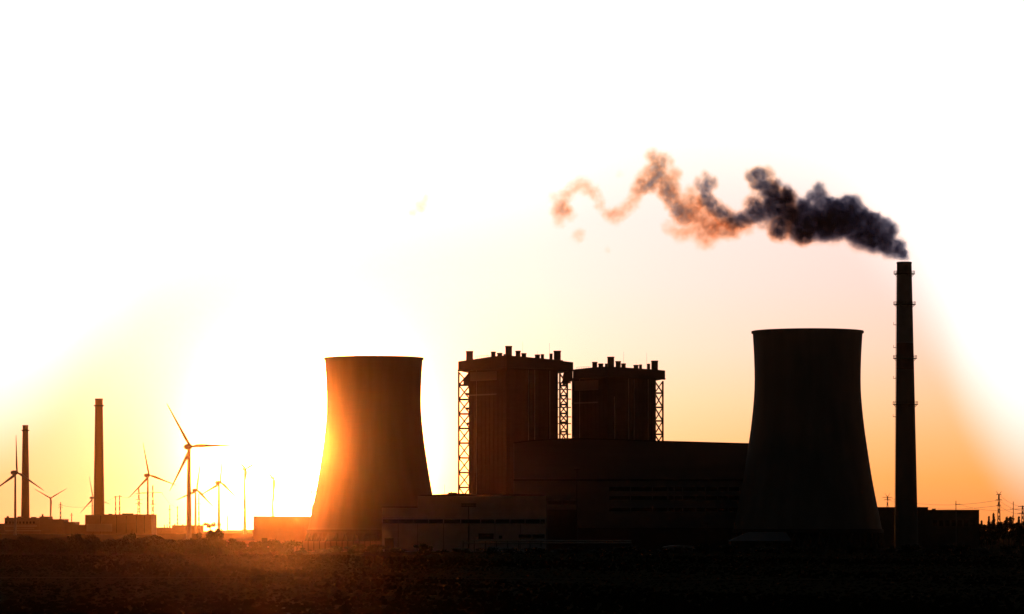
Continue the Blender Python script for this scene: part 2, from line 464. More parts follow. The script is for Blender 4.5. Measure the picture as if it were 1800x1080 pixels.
    bar_piece('ledge', (X(ea), dep(ea) - .5, Z(ey)), (X(eb), dep(eb) - .5, Z(ey)), .7, louvre_m, r)
    for (a, b, levels, dd, wl, wb) in latts:
        lattice(r, X(a), X(b), D + dd, D + dd + (b - a) * s, [Z(q) for q in levels], wl, wb)
    return r, dep, X, Z, s
lv1 = [648.5, 671.8, 697.5, 723.5, 749.5, 775.8, 802.5, 829, 855.5, 882, 908, 934]
b1, dep1, X1, Z1, s1 = boiler_house(1960.0, 'larger nearer boiler house with roof stacks and a lattice stair tower on its left', 824, 890, 981,
    [(804, 631.5), (835, 629), (862, 626.3), (890, 625.3), (926, 627), (960, 629), (990, 630.5), (991, 632), (1009, 633.5)], 648.2,
    [(818.2, 830.5, 613), (863, 871, 616.3), (874, 882.8, 619.2), (885, 888.2, 621.7), (888.3, 900, 607.5), (906.3, 915, 615.3), (916.8, 925.2, 619.2), (940.7, 949.5, 620.7), (951, 957, 619.8), (966.6, 972.3, 618.2), (974.4, 986.8, 612.8)],
    [(919, 599), (966.6, 599.7), (856, 619), (945, 615)], [(929, 1.9), (940, 1.9), (967, 1.4), (837, 1.0)], (826, 873, 652, 667.5), (826, 873, 692.5),
    [(804.3, 824.5, lv1, 40, .9, .58), (986.2, 999.6, [650, 672, 690, 706, 722, 738, 755, 772, 790], 46, .95, .6)], 0, (836, 862, 627))
# coal-chute housing on the left of the larger boiler house, and pipework by its right tower
MB().facade([(X1(813), Z1(671)), (X1(826), Z1(671)), (X1(826), Z1(654)), (X1(822), Z1(654)), (X1(813), Z1(663))], 1994, 2003).build('chute_housing', boiler_clad, b1)
MB().facade([(X1(991), Z1(672)), (X1(1009), Z1(663)), (X1(1009), Z1(640)), (X1(996), Z1(640)), (X1(991), Z1(655))], 2003, 2014).build('duct_elbow', boiler_clad, b1)
for y in (668, 680, 697, 712, 729, 741, 760):
    bar_piece('walkway_beam', (X1(980), 2001, Z1(y)), (X1(1006), 2001, Z1(y)), .55, steel, b1)
for p, y in ((816, 688), (819, 741), (817, 714)):
    MB().box(X1(p), X1(823), 1999, 2001, Z1(y + 2.4), Z1(y - 2)).build('lift_landing', steel, b1)
lv2 = [664, 685.3, 711, 735.5, 759.5, 784, 808]
b2, dep2, X2, Z2, s2 = boiler_house(2020.0, 'smaller boiler house behind the turbine hall with a lattice tower on its right', 1005, 1068, 1153,
    [(1008, 647.2), (1042, 645.2), (1068, 644.8), (1102, 645.7), (1160, 647.8), (1172, 648.6)], 663.8,
    [(1042, 1050.7, 634.6), (1052.6, 1061, 638), (1063.7, 1068.2, 638.5), (1068.3, 1080, 626.5), (1083, 1092, 633.7), (1093.3, 1101, 637.4), (1115.6, 1124, 639.3), (1125.4, 1130.7, 638.3), (1140, 1145.6, 636.5), (1148, 1159.6, 630.6)],
    [(1097.4, 616.7), (1139.3, 617), (1120, 634)], [(1105.8, 1.9), (1115.6, 1.9), (1141, 1.4), (1020, 1.0)], (1011, 1052, 668, 685), (1011, 1052, 706.8),
    [(1157, 1171.6, lv2, 48, .9, .56)], 0, (1014, 1038, 646.5), (1080.6, 697, 780))
for y in (672, 690, 703, 722, 742, 751, 768):
    bar_piece('walkway_beam', (X2(1152), 2069, Z2(y)), (X2(1158), 2069, Z2(y)), .5, steel, b2)

# ------------------------------------------------------------------ turbine hall
def turbine_hall():
    D = 1850.0; s = D / FPX
    X = lambda p: PX(p, D); Z = lambda q: PZ(q, D)
    r = empty('turbine_hall', (X(1110), D, 0), 'long dark turbine hall with a gently bowed roof below the boiler houses', 'hall')
    top = [(1345, 782), (1316, 781), (1270, 779.8), (1210, 778), (1152, 776.5), (1100, 774.4), (1059, 773), (1030, 772.3), (1008, 772.2), (980, 772.8), (944, 774.8), (922, 777), (902.5, 779.6)]
    prof = [(X(902.5), -1), (X(1345), -1)] + [(X(p), Z(y)) for p, y in top]
    MB().facade(prof, D, D + 62).build('wall', hall_clad, r)
    rf = MB()
    for (a, b) in zip(top[:-1], top[1:]):
        xa, xb, za, zb = X(b[0]), X(a[0]), Z(b[1]), Z(a[1])
        rf.add([(xa, D - .5, za - .1), (xb, D - .5, zb - .1), (xb, D - .5, zb + .5), (xa, D - .5, za + .5), (xa, D + 62.5, za - .1), (xb, D + 62.5, zb - .1), (xb, D + 62.5, zb + .5), (xa, D + 62.5, za + .5)],
               [(0, 1, 2, 3), (3, 2, 6, 7), (7, 6, 5, 4)])
    rf.build('roof', roof_m, r)
    box_piece('cornice', X(902.5), X(1306), D - .55, D + .2, Z(845.5), Z(842.5), roof_m, r)
    def band(a, b, y0, y1, n):
        w = MB().box(X(a), X(b), D - .12, D + .3, Z(y1), Z(y0)).build('window_band', hall_clad, r)
        for k in range(n):
            xa, xb = X(a) + (X(b) - X(a)) * (k + .02) / n, X(a) + (X(b) - X(a)) * (k + .98) / n
            box_piece('pane', xa, xb, D - .17, D - .1, Z(y1) + .25, Z(y0) - .25, glass_m, w)
    for y0, y1 in ((855.5, 864.5), (871.5, 880), (892, 900)): band(1070, 1300, y0, y1, 6)
    band(962, 1014, 880, 888, 2)
    d = MB().box(X(962), X(1014), D - .15, D + .3, 0, Z(896)).build('loading_door', roof_m, r)
    for k in range(9):
        box_piece('door_slat', X(963), X(1013), D - .24, D - .14, .4 + k * 1.1, 1.35 + k * 1.1, roof_m, d)
    for p in (903.5, 930, 957, 1016, 1043, 1174, 1200, 1240, 1280, 1303):
        box_piece('pilaster', X(p) - .25, X(p) + .25, D - .3, D + .1, 0, Z(846), hall_clad, r)
    for p in (930, 957, 985, 1016, 1043, 1070, 1096, 1122, 1148, 1174, 1200, 1226, 1252, 1278):
        box_piece('cladding_seam', X(p) - .10, X(p) + .10, D - .12, D + .1, Z(842), Z(784), hall_clad, r)
    box_piece('plinth', X(1016), X(1300), D - .4, D + .2, -.5, Z(928), dark_conc, r)
turbine_hall()

# ------------------------------------------------------------------ pale low building
def low_building():
    D = 1775.0; s = D / FPX
    X = lambda p: PX(p, D); Z = lambda q: PZ(q, D)
    r = empty('workshop_building', (X(815), D, 0), 'pale flat-roofed workshop with a long window strip in front of the boiler house', 'building')
    MB().box(X(671.5), X(734.3), D, D + 34, -1, Z(892)).build('lower_wing', low_clad, r)
    MB().box(X(734.5), X(959.8), D - .02, D + 36, -1, Z(872)).build('wall', low_clad, r)
    rf = MB().facade([(X(736), Z(872.2)), (X(958), Z(872.2)), (X(952), Z(870)), (X(905), Z(868.8)), (X(805), Z(867.6)), (X(762), Z(869.6)), (X(738), Z(871))], D + 1, D + 35).build('roof', roof_m, r)
    MB().box(X(787), X(803), D + 6, D + 12, Z(870), Z(865.8)).build('roof_vent', roof_m, rf)
    MB().box(X(792), X(794), D + 7, D + 9, Z(868), Z(864.4)).build('roof_vent', roof_m, rf)
    MB().bar((X(781), D + 9, Z(870)), (X(781), D + 9, Z(852)), .08).build('antenna_rod', steel, rf)
    box_piece('coping', X(671), X(734.3), D - .3, D + .4, Z(892.5), Z(891), roof_m, r)
    w = MB().box(X(672.2), X(958.5), D - .10, D + .2, Z(920.8), Z(912.8)).build('window_strip', frame_m, r)
    eds = [672.5, 700, 727, 753, 779.7, 809.8, 844.7, 870, 896.4, 923, 949.4, 958.3]
    for i, (a, b) in enumerate(zip(eds[:-1], eds[1:])):
        g = .9 if i > 2 else .15
        box_piece('pane', X(a + g), X(b - g), D - .16, D - .08, Z(920.2), Z(913.4), glass_m, w)
    for a, b, y0, y1 in ((841, 867.5, 938, 947.5), (877, 883, 942, 946.8), (912, 934, 940, 946), (936, 957, 940, 946)):
        wf = MB().box(X(a) - .15, X(b) + .15, D - .14, D + .1, Z(y1) - .15, Z(y0) + .15).build('window', frame_m, r)
        box_piece('pane', X(a), X(b), D - .2, D - .1, Z(y1), Z(y0), glass_m, wf)
    d = MB().box(X(676), X(692), D - .2, D + .1, 0, Z(946)).build('door', roof_m, r)
    box_piece('door_leaf', X(676.8), X(683.8), D - .28, D - .15, .2, Z(947), glass_m, d)
    box_piece('door_leaf', X(684.2), X(691.2), D - .28, D - .15, .2, Z(947), glass_m, d)
    for p in (700, 734, 779.7, 825, 870, 915):
        box_piece('wall_joint', X(p) - .07, X(p) + .07, D - .06, D + .1, 0, Z(921.5), roof_m, r)
low_building()

def simple_building(name, label, cat, D, blocks, m, group=None, depth=30, extra=None):
    X = lambda p: PX(p, D); Z = lambda q: PZ(q, D)
    cx = X((blocks[0][0] + blocks[-1][1]) / 2)
    zg = terrain(D)
    r = empty(name, (cx, D, zg), label, cat, group)
    for i, (a, b, y) in enumerate(blocks):
        off = (i % 2) * .8
        w = MB().box(X(a), X(b) - .02, D + off, D + depth, zg - 2, Z(y)).build('wall', m, r)
        MB().box(X(a) - .1, X(b) + .1, D + off - .25, D + depth + .2, Z(y), Z(y) + max(.3, .35 * D / FPX)).build('roof_edge', roof_m, r)
    if extra: extra(r, X, Z, D)
    return r
# plain block left of the tower, shed, right-hand block
def ex_block(r, X, Z, D):
    for p in (455, 475, 495, 515, 535): box_piece('wall_joint', X(p) - .1, X(p) + .1, D - .15, D + .2, 0, Z(909), factory_m, r)
    box_piece('doorway', X(460), X(470), D - .1, D + .2, 0, Z(946), roof_m, r)
simple_building('pump_house', 'plain flat-topped block against the left side of the sunlit cooling tower', 'building', 2140.0, [(445, 602, 908.2)], factory_m, depth=30, extra=ex_block)
def gable_shed(label, D, pa, pb, yea, yr, pr, mroof, mwall, depth=12):
    X = lambda p: PX(p, D); Z = lambda q: PZ(q, D)
    r = empty('shed', (X((pa + pb) / 2), D, 0), label, 'shed')
    ze, zr = Z(yea), Z(yr)
    MB().box(X(pa) + .5, X(pb) - .5, D, D + depth, -1, ze).build('wall', mwall, r)
    x0, x1, xr0, xr1 = X(pa), X(pb), X(pr[0]), X(pr[1]); y0, y1, ym = D - .8, D + depth + .8, D + depth * .55
    MB().add([(x0, y0, ze), (x1, y0, ze), (x1, y1, ze), (x0, y1, ze), (xr0, ym, zr), (xr1, ym, zr)],
             [(0, 1, 5, 4), (1, 2, 5), (2, 3, 4, 5), (3, 0, 4), (3, 2, 1, 0)]).build('roof', mroof, r)
    for k in range(4):
        a = pa + (pb - pa) * (k + .3) / 4
        box_piece('window', X(a), X(a + (pb - pa) * .08), D - .08, D + .1, ze * .35, ze * .8, glass_m, r)
    return r
gable_shed('low shed with a shallow roof beside the plain block', 2060.0, 396, 447, 950.5, 944.5, (418, 440), roof_m, factory_m)
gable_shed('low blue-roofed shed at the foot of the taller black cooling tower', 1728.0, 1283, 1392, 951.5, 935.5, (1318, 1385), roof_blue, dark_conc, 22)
def ex_right(r, X, Z, D):
    box_piece('roof_box', X(1640), X(1646), D + 3, D + 6, Z(898), Z(894.6), roof_m, r)
    for k in range(7):
        box_piece('window', X(1640 + k * 11), X(1647 + k * 11), D - .12, D + 1, Z(925), Z(915), glass_m, r)
    box_piece('wall_joint', X(1681) - .1, X(1681) + .1, D + .62, D + .9, 0, Z(899), frame_m, r)
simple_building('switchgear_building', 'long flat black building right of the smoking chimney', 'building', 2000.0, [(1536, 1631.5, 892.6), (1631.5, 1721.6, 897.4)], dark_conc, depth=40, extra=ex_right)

# ------------------------------------------------------------------ perimeter walls, rail, masts
def panel_wall(label, D, pa, pb, ytop, n, m):
    X = lambda p: PX(p, D); Z = lambda q: PZ(q, D)
    r = empty('boundary_wall', (X((pa + pb) / 2), D, 0), label, 'wall')
    w = (X(pb) - X(pa)) / n
    for k in range(n):
        x = X(pa) + k * w; zt = Z(ytop) + random.uniform(-.12, .12)
        box_piece('wall_panel', x + .12, x + w - .12, D, D + .25, -.6, zt, m, r)
        box_piece('post', x - .16, x + .16, D - .12, D + .37, -.6, zt + .15, dark_conc, r)
panel_wall('panelled wall along the foot of the sunlit cooling tower', 1745.0, 492, 671, 951.5, 18, factory_m)
def pipe_rack():
    D = 1750.0; X = lambda p: PX(p, D); Z = lambda q: PZ(q, D)
    r = empty('pipe_rack', (X(960), D, 0), 'low pipe rack running in front of the workshop and turbine hall', 'pipe rack')
    for z, m_ in ((Z(951), boiler_pipe), (Z(955), boiler_pipe)):
        MB().bar((X(812), D, z), (X(1110), D, z), .35, n=10, smooth=True).build('pipe', m_, r)
    for k in range(16):
        p = 814 + k * 19.6
        bar_piece('support', (X(p), D, -.4), (X(p), D, Z(950)), .35, steel, r)
pipe_rack()
def flood_mast(label, D, p, ytop, half, n):
    X = lambda q: PX(q, D); Z = lambda q: PZ(q, D)
    r = empty('floodlight_mast', (X(p), D, 0), label, 'light mast', 'floodlight masts')
    MB().bar((X(p), D, -.3), (X(p), D, Z(ytop)), .28, .16, n=10, smooth=True).build('pole', steel, r)
    MB().box(X(p - half), X(p + half), D - .15, D + .15, Z(ytop) - .15, Z(ytop) + .15).build('crossbar', steel, r)
    for k in range(n):
        x = X(p - half) + (X(p + half) - X(p - half)) * (k + .5) / n
        MB().facade([(x - .55, Z(ytop) + .3), (x + .55, Z(ytop) + .3), (x + .75, Z(ytop) + 1.5), (x - .75, Z(ytop) + 1.5)], D - .4, D + .3).build('floodlight', lamp_m, r)
flood_mast('floodlight mast with a wide lamp bar in front of the pale workshop', 1758.0, 823.7, 890.5, 13, 5)
flood_mast('slim floodlight mast in front of the turbine hall', 1762.0, 1014, 826, 5, 2)
flood_mast('short mast between the turbine hall and the taller black tower', 1740.0, 1243, 920, 3, 2)

def arched_store():
    D = 1720.0; X = lambda p: PX(p, D)
    r = empty('round_roofed_store', (X(1197), D, 0), 'low pale round-roofed store in the dark in front of the turbine hall', 'shed')
    n = 14; prof = []
    for k in range(n + 1):
        t = math.pi * k / n
        prof.append((X(1197) + 9.5 * math.cos(t), 1.2 + 2.0 * math.sin(t)))
    MB().facade([(X(1197) - 9.5, -1), (X(1197) + 9.5, -1)] + prof, D, D + 14).build('canopy', frame_m, r)
    for k in range(5): box_piece('bay_opening', X(1197) - 8.6 + k * 3.5, X(1197) - 5.6 + k * 3.5, D - .06, D + .2, 0, 1.5, roof_m, r)
arched_store()

# ------------------------------------------------------------------ far factories and chimneys on the left
def ex_fa(r, X, Z, D):
    for a, b, y in ((11, 14, 907.5), (30, 36.5, 908), (54, 62.5, 909), (72.8, 74.8, 904)):
        MB().box(X(a), X(b), D + 4, D + 12, Z(912), Z(y)).build('roof_plant', roof_m, r)
    for a, b, y0, y1 in ((8.5, 65, 924, 926), (8.5, 72, 932, 934), (22, 60, 928.5, 929.6)):
        MB().box(X(a), X(b), D - .7, D + .9, Z(y1), Z(y0)).build('wall_strip', factory_lt, r)
    for k in range(9):
        box_piece('window', X(10 + k * 6), X(13 + k * 6), D - .5, D + .9, Z(921), Z(917), glass_m, r)
simple_building('factory', 'stepped far factory with rooftop plant at the foot of the shorter far chimney', 'factory', 5700.0,
    [(-14, 7.7, 921), (7.8, 63.5, 910.5), (63.6, 69, 914.5), (69.1, 84.5, 908.4), (84.6, 112.6, 913.2), (112.7, 132, 918), (132.1, 149.5, 923)], factory_m, depth=60, extra=ex_fa)
def ex_fb(r, X, Z, D):
    for a, b, y in ((190, 196, 903.3), (214, 233, 902.6), (238, 241, 903.8)):
        MB().box(X(a), X(b), D + 4, D + 14, Z(907), Z(y)).build('roof_plant', roof_m, r)
    for a, b, y0, y1 in ((152, 197, 921, 934.5), (168, 196, 923, 924)):
        MB().box(X(a), X(b), D - .5 - (b < 197) * .3, D + .5, Z(y1), Z(y0)).build('wall_strip', factory_lt, r)
    for p in (177, 205, 222, 240, 254):
        box_piece('wall_joint', X(p) - .3, X(p) + .3, D - .4, D + .9, Z(937), Z(907), roof_m, r)
simple_building('factory', 'boxy far factory building at the foot of the taller far chimney', 'factory', 4650.0, [(149.5, 178, 905.8), (178.1, 266, 904.8)], factory_m, depth=70, extra=ex_fb)
def far_chimney(label, D, pc, ytop, ybase, wt, wb, yring):
    X = lambda p: PX(p, D); Z = lambda q: PZ(q, D); s = D / FPX
    r = empty('factory_chimney', (X(pc), D, terrain(D)), label, 'chimney', 'far factory chimneys')
    z0, z1 = terrain(D) - 2, Z(ytop)
    k = (Z(ybase) - z0) / (z1 - z0)
    rb, rt = wb / 2 * s, wt / 2 * s
    MB().lathe(X(pc), D, [(rb + (rb - rt) * k, z0), (rb, Z(ybase)), (rt * 1.03, Z(yring) - 1), (rt, z1 - 2)], 32).build('shaft', brick_red, r)
    zr = Z(yring)
    MB().lathe(X(pc), D, [(rt, zr - 1.6), (rt + 2.0, zr - .8), (rt + 2.0, zr + .4), (rt, zr + .4)], 32, smooth=False).build('platform', steel, r)
    MB().lathe(X(pc), D, [(rt * 1.06, z1 - 2.2), (rt * 1.06, z1), (rt * .8, z1), (rt * .8, z1 - 2.2), (rt * 1.06, z1 - 2.2)], 32, caps=False, smooth=False).build('rim', brick_red, r)
far_chimney('shorter far brick chimney at the left edge behind a wind turbine', 6000.0, 44.6, 747.6, 910, 9.8, 15.2, 756.5)
far_chimney('taller far brick chimney rising behind the boxy factory', 5100.0, 173.9, 701, 904, 13.2, 19.6, 713)

def ex_low(r, X, Z, D):
    for a, b, y in ((306, 308, 921), (320, 322, 922), (288, 289.2, 922.5), (293, 294, 922)):
        MB().box(X(a), X(b), D + 2, D + 6, Z(929), Z(y)).build('roof_vent', roof_m, r)
simple_building('depot', 'low far depot between the boxy factory and the nearest wind turbine', 'building', 6600.0, [(268, 274, 930), (274.1, 292, 927.8), (292.1, 302, 928.5), (302.1, 353, 923.8)], factory_m, depth=60, extra=ex_low)
simple_building('warehouse', 'low long warehouse on the skyline below the sun', 'building', 7200.0, [(380, 400, 933.2), (400.1, 424, 932.6), (424.1, 470, 931.2)], factory_m, depth=80)

# ------------------------------------------------------------------ wind turbines
def blade_mesh():
    m = MB(); st = [(0, .030, .030), (.04, .030, .028), (.12, .050, .020), (.22, .055, .014), (.45, .038, .009), (.7, .026, .007), (.9, .017, .005), (1.0, .009, .003)]
    n = 10; vs = []
    for z, c, t in st:
        tw = R(14) * (1 - z)
        for k in range(n):
            a = 2 * math.pi * k / n
            x = 1.3 * c * (math.cos(a) * .5 + (.18 if z > .08 else 0)); y = t * .75 * math.sin(a)
            vs.append((x * math.cos(tw) - y * math.sin(tw), x * math.sin(tw) + y * math.cos(tw), z))
    fs = [(i * n + k, i * n + (k + 1) % n, (i + 1) * n + (k + 1) % n, (i + 1) * n + k) for i in range(len(st) - 1) for k in range(n)]
    m.add(vs, fs, True); m.add(vs[-n:], [tuple(range(n))])
    return m.mesh('blade', turb_m)
BLADE = blade_mesh()
def turbine(label, hx, hy, D, Rpx, ph, c, tw=4.0, chord=1.0):
    s = D / FPX; hub = P(hx, hy, D); Rm = Rpx * s
    psi = math.acos(min(1, c)); h = Vector((math.cos(psi), math.sin(psi), 0)); nrm = Vector((math.sin(psi), -math.cos(psi), 0))
    off = 0.085 * Rm
    base = hub - nrm * off
    r = empty('wind_turbine', (base.x, base.y, terrain(base.y)), label, 'wind turbine', 'wind turbines')
    rt = tw / 2 * s
    zb = terrain(base.y) - 1
    MB().lathe(base.x, base.y, [(rt * 1.15, zb), (rt, zb + (hub.z - zb) * .3), (rt * .68, hub.z - .02 * Rm)], 20).build('tower', turb_m, r)
    # nacelle: tapered capsule behind the hub
    nac = MB(); q = (-nrm).to_track_quat('Z', 'Y').to_matrix()
    ring = [(.022, -.02), (.044, .015), (.056, .06), (.056, .18), (.046, .23), (.022, .25)]
    vs = []; n = 14
    for rr, l in ring:
        for k in range(n):
            a = 2 * math.pi * k / n
            v = q @ Vector((rr * 1.0 * math.cos(a), rr * 1.08 * math.sin(a), l)) * Rm
            vs.append(hub + v)
    nac.add(vs, [(i * n + k, i * n + (k + 1) % n, (i + 1) * n + (k + 1) % n, (i + 1) * n + k) for i in range(len(ring) - 1) for k in range(n)], True)
    nac.add(vs[-n:], [tuple(range(n))]); nac.add(vs[:n], [tuple(range(n - 1, -1, -1))])
    nac.build('nacelle', turb_m, r)
    hb = MB(); ring = [(.002, -.055), (.016, -.045), (.026, -.02), (.028, .012), (.02, .02)]; vs = []
    for rr, l in ring:
        for k in range(n):
            a = 2 * math.pi * k / n
            vs.append(hub + (q @ Vector((rr * math.cos(a), rr * math.sin(a), l))) * Rm)
    hb.add(vs, [(i * n + k, i * n + (k + 1) % n, (i + 1) * n + (k + 1) % n, (i + 1) * n + k) for i in range(len(ring) - 1) for k in range(n)], True)
    hb.build('hub', turb_m, r)
    for k in range(3):
        a = R(ph + 120 * k); d = (h * math.cos(a) + Vector((0, 0, 1)) * math.sin(a)).normalized()
        o = link_mesh('blade', BLADE, r)
        o.location = hub - origin(r)
        y = nrm; x = y.cross(d); mm = Matrix((x, y, d)).transposed()
        o.rotation_mode = 'QUATERNION'; o.rotation_quaternion = mm.to_quaternion(); o.scale = (Rm * chord, Rm * chord, Rm)
turbine('largest and nearest wind turbine with one blade pointing straight right', 335.5, 785.3, 3343, 88, 2, .85, 8.4)
turbine('dark wind turbine at the left edge in front of the shorter far chimney', 30.2, 831, 4466, 66, 92, .71, 4.4)
turbine('small wind turbine with its blades in a Y shape above the stepped factory', 89.5, 876, 8478, 33, 31, .95, 3.0)
turbine('small wind turbine half hidden behind the taller far chimney', 164, 875.6, 7500, 39, 103, .74, 2.6)
turbine('wind turbine standing behind the boxy factory, between it and the largest turbine', 262.5, 835.8, 4880, 59, 103, .78, 4.2)
turbine('wind turbine directly behind the tower of the largest one', 346.3, 862, 6158, 48.5, 81, .74, 3.8, 1.3)
turbine('wind turbine right of the largest one above the dark bush', 388, 848.4, 5467, 54, 85, .68, 4.6, 1.3)
turbine('pale wind turbine in the glare with short foreshortened blades', 432.6, 825, 5400, 37, 22, .62, 5.0, 2.0)
turbine('pale wind turbine tower in the glare behind the plain block', 482, 840.5, 5600, 44, 29, .74, 4.8, 1.7)
turbine('faint wind turbine half hidden by the sunlit cooling tower', 550.5, 863, 7600, 37, 91, .77, 3.2, 1.6)

# ------------------------------------------------------------------ pylons, poles, wires
def pylon(label, D, p, ytop, ybase, wpx, arms, horns=False, th=None, group='far power pylons'):
    X = lambda q: PX(q, D); Z = lambda q: PZ(q, D); s = D / FPX
    zg = terrain(D); th = th or .42 * s
    r = empty('pylon', (X(p), D, zg), label, 'pylon', group)
    zb = min(Z(ybase), zg); zt = Z(ytop); wb = wpx * s / 2; wt = wb * .25; n = 7
    leg = MB(); br = MB()
    for sx in (-1, 1):
        for sy in (-1, 1):
            leg.bar((X(p) + sx * wb, D + sy * wb, zb), (X(p) + sx * wt, D + sy * wt, zt), th)
    legs = leg.build('mast', steel, r)
    for k in range(n):
        ta, tb = k / n, (k + 1) / n
        wa, wc = wb + (wt - wb) * ta, wb + (wt - wb) * tb; za, zc = zb + (zt - zb) * ta, zb + (zt - zb) * tb
        for sy in (-1, 1):
            br.bar((X(p) - wa, D + sy * wa, za), (X(p) + wc, D + sy * wc, zc), th * .6)
            br.bar((X(p) + wa, D + sy * wa, za), (X(p) - wc, D + sy * wc, zc), th * .6)
    br.build('bracing', steel, r)
    for y, la, lb in arms:
        a = MB(); a.bar((X(p), D, Z(y)), (X(p - la), D, Z(y) + .3), th * .9, th * .4); a.bar((X(p), D, Z(y)), (X(p + lb), D, Z(y) + .3), th * .9, th * .4)
        a.bar((X(p), D, Z(y - 1.6)), (X(p - la), D, Z(y) + .3), th * .4); a.bar((X(p), D, Z(y - 1.6)), (X(p + lb), D, Z(y) + .3), th * .4)
        for q in (-la, lb): a.bar((X(p + q), D, Z(y)), (X(p + q), D, Z(y) - 1.5 * s), th * .5)
        a.build('cross_arm', steel, r)
    if horns:
        hm = MB()
        for sx in (-1, 1): hm.bar((X(p), D, Z(ytop + 2)), (X(p + sx * 4.5), D, Z(ytop - 5)), th * .9, th * .5)
        hm.build('horn', steel, r)
    return r
pylon('horned pylon between the taller black tower and the smoking chimney', 4200, 1560, 872, 898, 5, [(875, 9, 9), (879, 6, 6)], True, group='pylons behind the plant')
pylon('tallest pylon right of the black switch building', 3000, 1755.8, 869, 926, 6.6, [(870, 4.5, 4.5), (879.5, 5.5, 5.5), (889, 4, 4)], True, .28, group='pylons behind the plant')
pylon('pylon with long arms at the right edge of the picture', 3300, 1797.5, 889, 924, 6, [(891, 8, 8), (903, 9, 9)], False, .3, group='pylons behind the plant')
pylon('thin pylon above the stepped factory', 8200, 106.4, 883, 925, 3, [(888, 3, 3), (892, 3.5, 3.5)])
pylon('short mast at the right end of the stepped factory', 8000, 125.8, 902, 930, 2, [(906, 2, 2)])
pylon('left one of the twin pylons beside the taller far chimney', 7800, 203.2, 872, 930, 3.4, [(874, 3, 3)])
pylon('right one of the twin pylons beside the taller far chimney', 7800, 210.2, 871, 930, 3.4, [(873, 4, 4)])
pylon('wide pylon rising left of the turbine behind the boxy factory', 6400, 244, 857, 930, 6, [(868, 7, 14), (879, 6, 6), (886, 6, 6)])
pylon('slender pylon with a long arm right of the boxy factory', 6000, 268.6, 853, 932, 4.6, [(866.5, 22, 17), (887, 5, 5)])
pylon('faint mast on the skyline between the boxy factory and the depot', 8600, 298.5, 888, 932, 2, [(896, 2, 2)])
pylon('thin mast rising behind the low depot', 7400, 312, 890, 932, 2, [(893, 1.5, 1.5)])
pylon('pylon just right of the largest turbine tower', 6300, 349.6, 868, 932, 2.8, [(886.5, 4.5, 4.5), (878, 2.5, 2.5)])
pylon('faint mast on the skyline right of the spreading tree', 8800, 400, 905, 934, 2, [(912, 2, 2)])
def pole(label, D, p, ytop, ybase, arms):
    X = lambda q: PX(q, D); Z = lambda q: PZ(q, D); s = D / FPX
    r = empty('utility_pole', (X(p), D, terrain(D)), label, 'pole', 'utility poles')
    MB().bar((X(p), D, terrain(D) - .5), (X(p), D, Z(ytop)), .9 * s, .6 * s, n=8, smooth=True).build('post', wood_m, r)
    for y, a, b in arms:
        MB().bar((X(p - a), D, Z(y)), (X(p + b), D, Z(y - .6)), .4 * s).build('cross_arm', wood_m, r)
        for q in (-a, b): MB().bar((X(p + q), D, Z(y)), (X(p + q), D, Z(y - 1.6)), .3 * s).build('insulator', lamp_m, r)
pole('utility pole rising behind the roof of the black switch building', 2300, 1680.4, 880.5, 900, [(887, 1, 7)])
pole('utility pole between the two pylons at the right edge', 2500, 1781.2, 882, 922, [(895.5, 5, 20)])
def wire(name, label, pts, w, group):
    m = MB()
    for (p0, y0, D0), (p1, y1, D1), sag in pts:
        a, b = P(p0, y0, D0), P(p1, y1, D1); prev = a
        for k in range(1, 9):
            t = k / 8; q = a.lerp(b, t); q.z -= sag * 4 * t * (1 - t); m.bar(prev, q, w, n=4); prev = q
    o = m.build(name, wire_m, None, loc=P(*pts[0][0]))
    tag(o, label, 'wire', group)
gw = 'wires strung between the right-hand pylons'
for i, (y0, y1, l) in enumerate(((870, 891, 'topmost wire from the tallest pylon to the right edge'), (879.5, 898, 'middle wire from the tallest pylon to the right edge'), (889, 904, 'lowest wire from the tallest pylon to the right edge'))):
    wire('power_line', l, [((1755.8, y0, 3000), (1797.5, y1, 3300), 2.0), ((1797.5, y1, 3300), (1850, y1 - 6, 3600), 2.0)], .10, gw)
for y0, y1, l in ((875, 879.5, 'upper wire from the horned pylon to the tallest pylon'), (879, 889, 'lower wire from the horned pylon to the tallest pylon')):
    wire('power_line', l, [((1560, y0, 4200), (1755.8, y1, 3000), 6.0)], .12, gw)
wire('power_line', 'thin wire from the pole behind the black building to the right-edge pole', [((1687, 887, 2300), (1781, 895, 2500), 2.2)], .07, gw)
gl = 'wires strung between the far left pylons'
wire('power_line', 'wire from the twin pylons to the wide pylon', [((210.2, 873, 7800), (244, 868, 6400), 4)], .2, gl)
wire('power_line', 'wire from the wide pylon to the slender pylon', [((244, 879, 6400), (268.6, 866.5, 6000), 3)], .2, gl)
wire('power_line', 'wire falling right from the slender pylon to the thin mast', [((285, 868, 6000), (312, 893, 7400), 5)], .2, gl)
wire('power_line', 'wire from the thin pylon to the twin pylons behind the taller far chimney', [((106.4, 888, 8200), (203.2, 874, 7800), 12)], .2, gl)

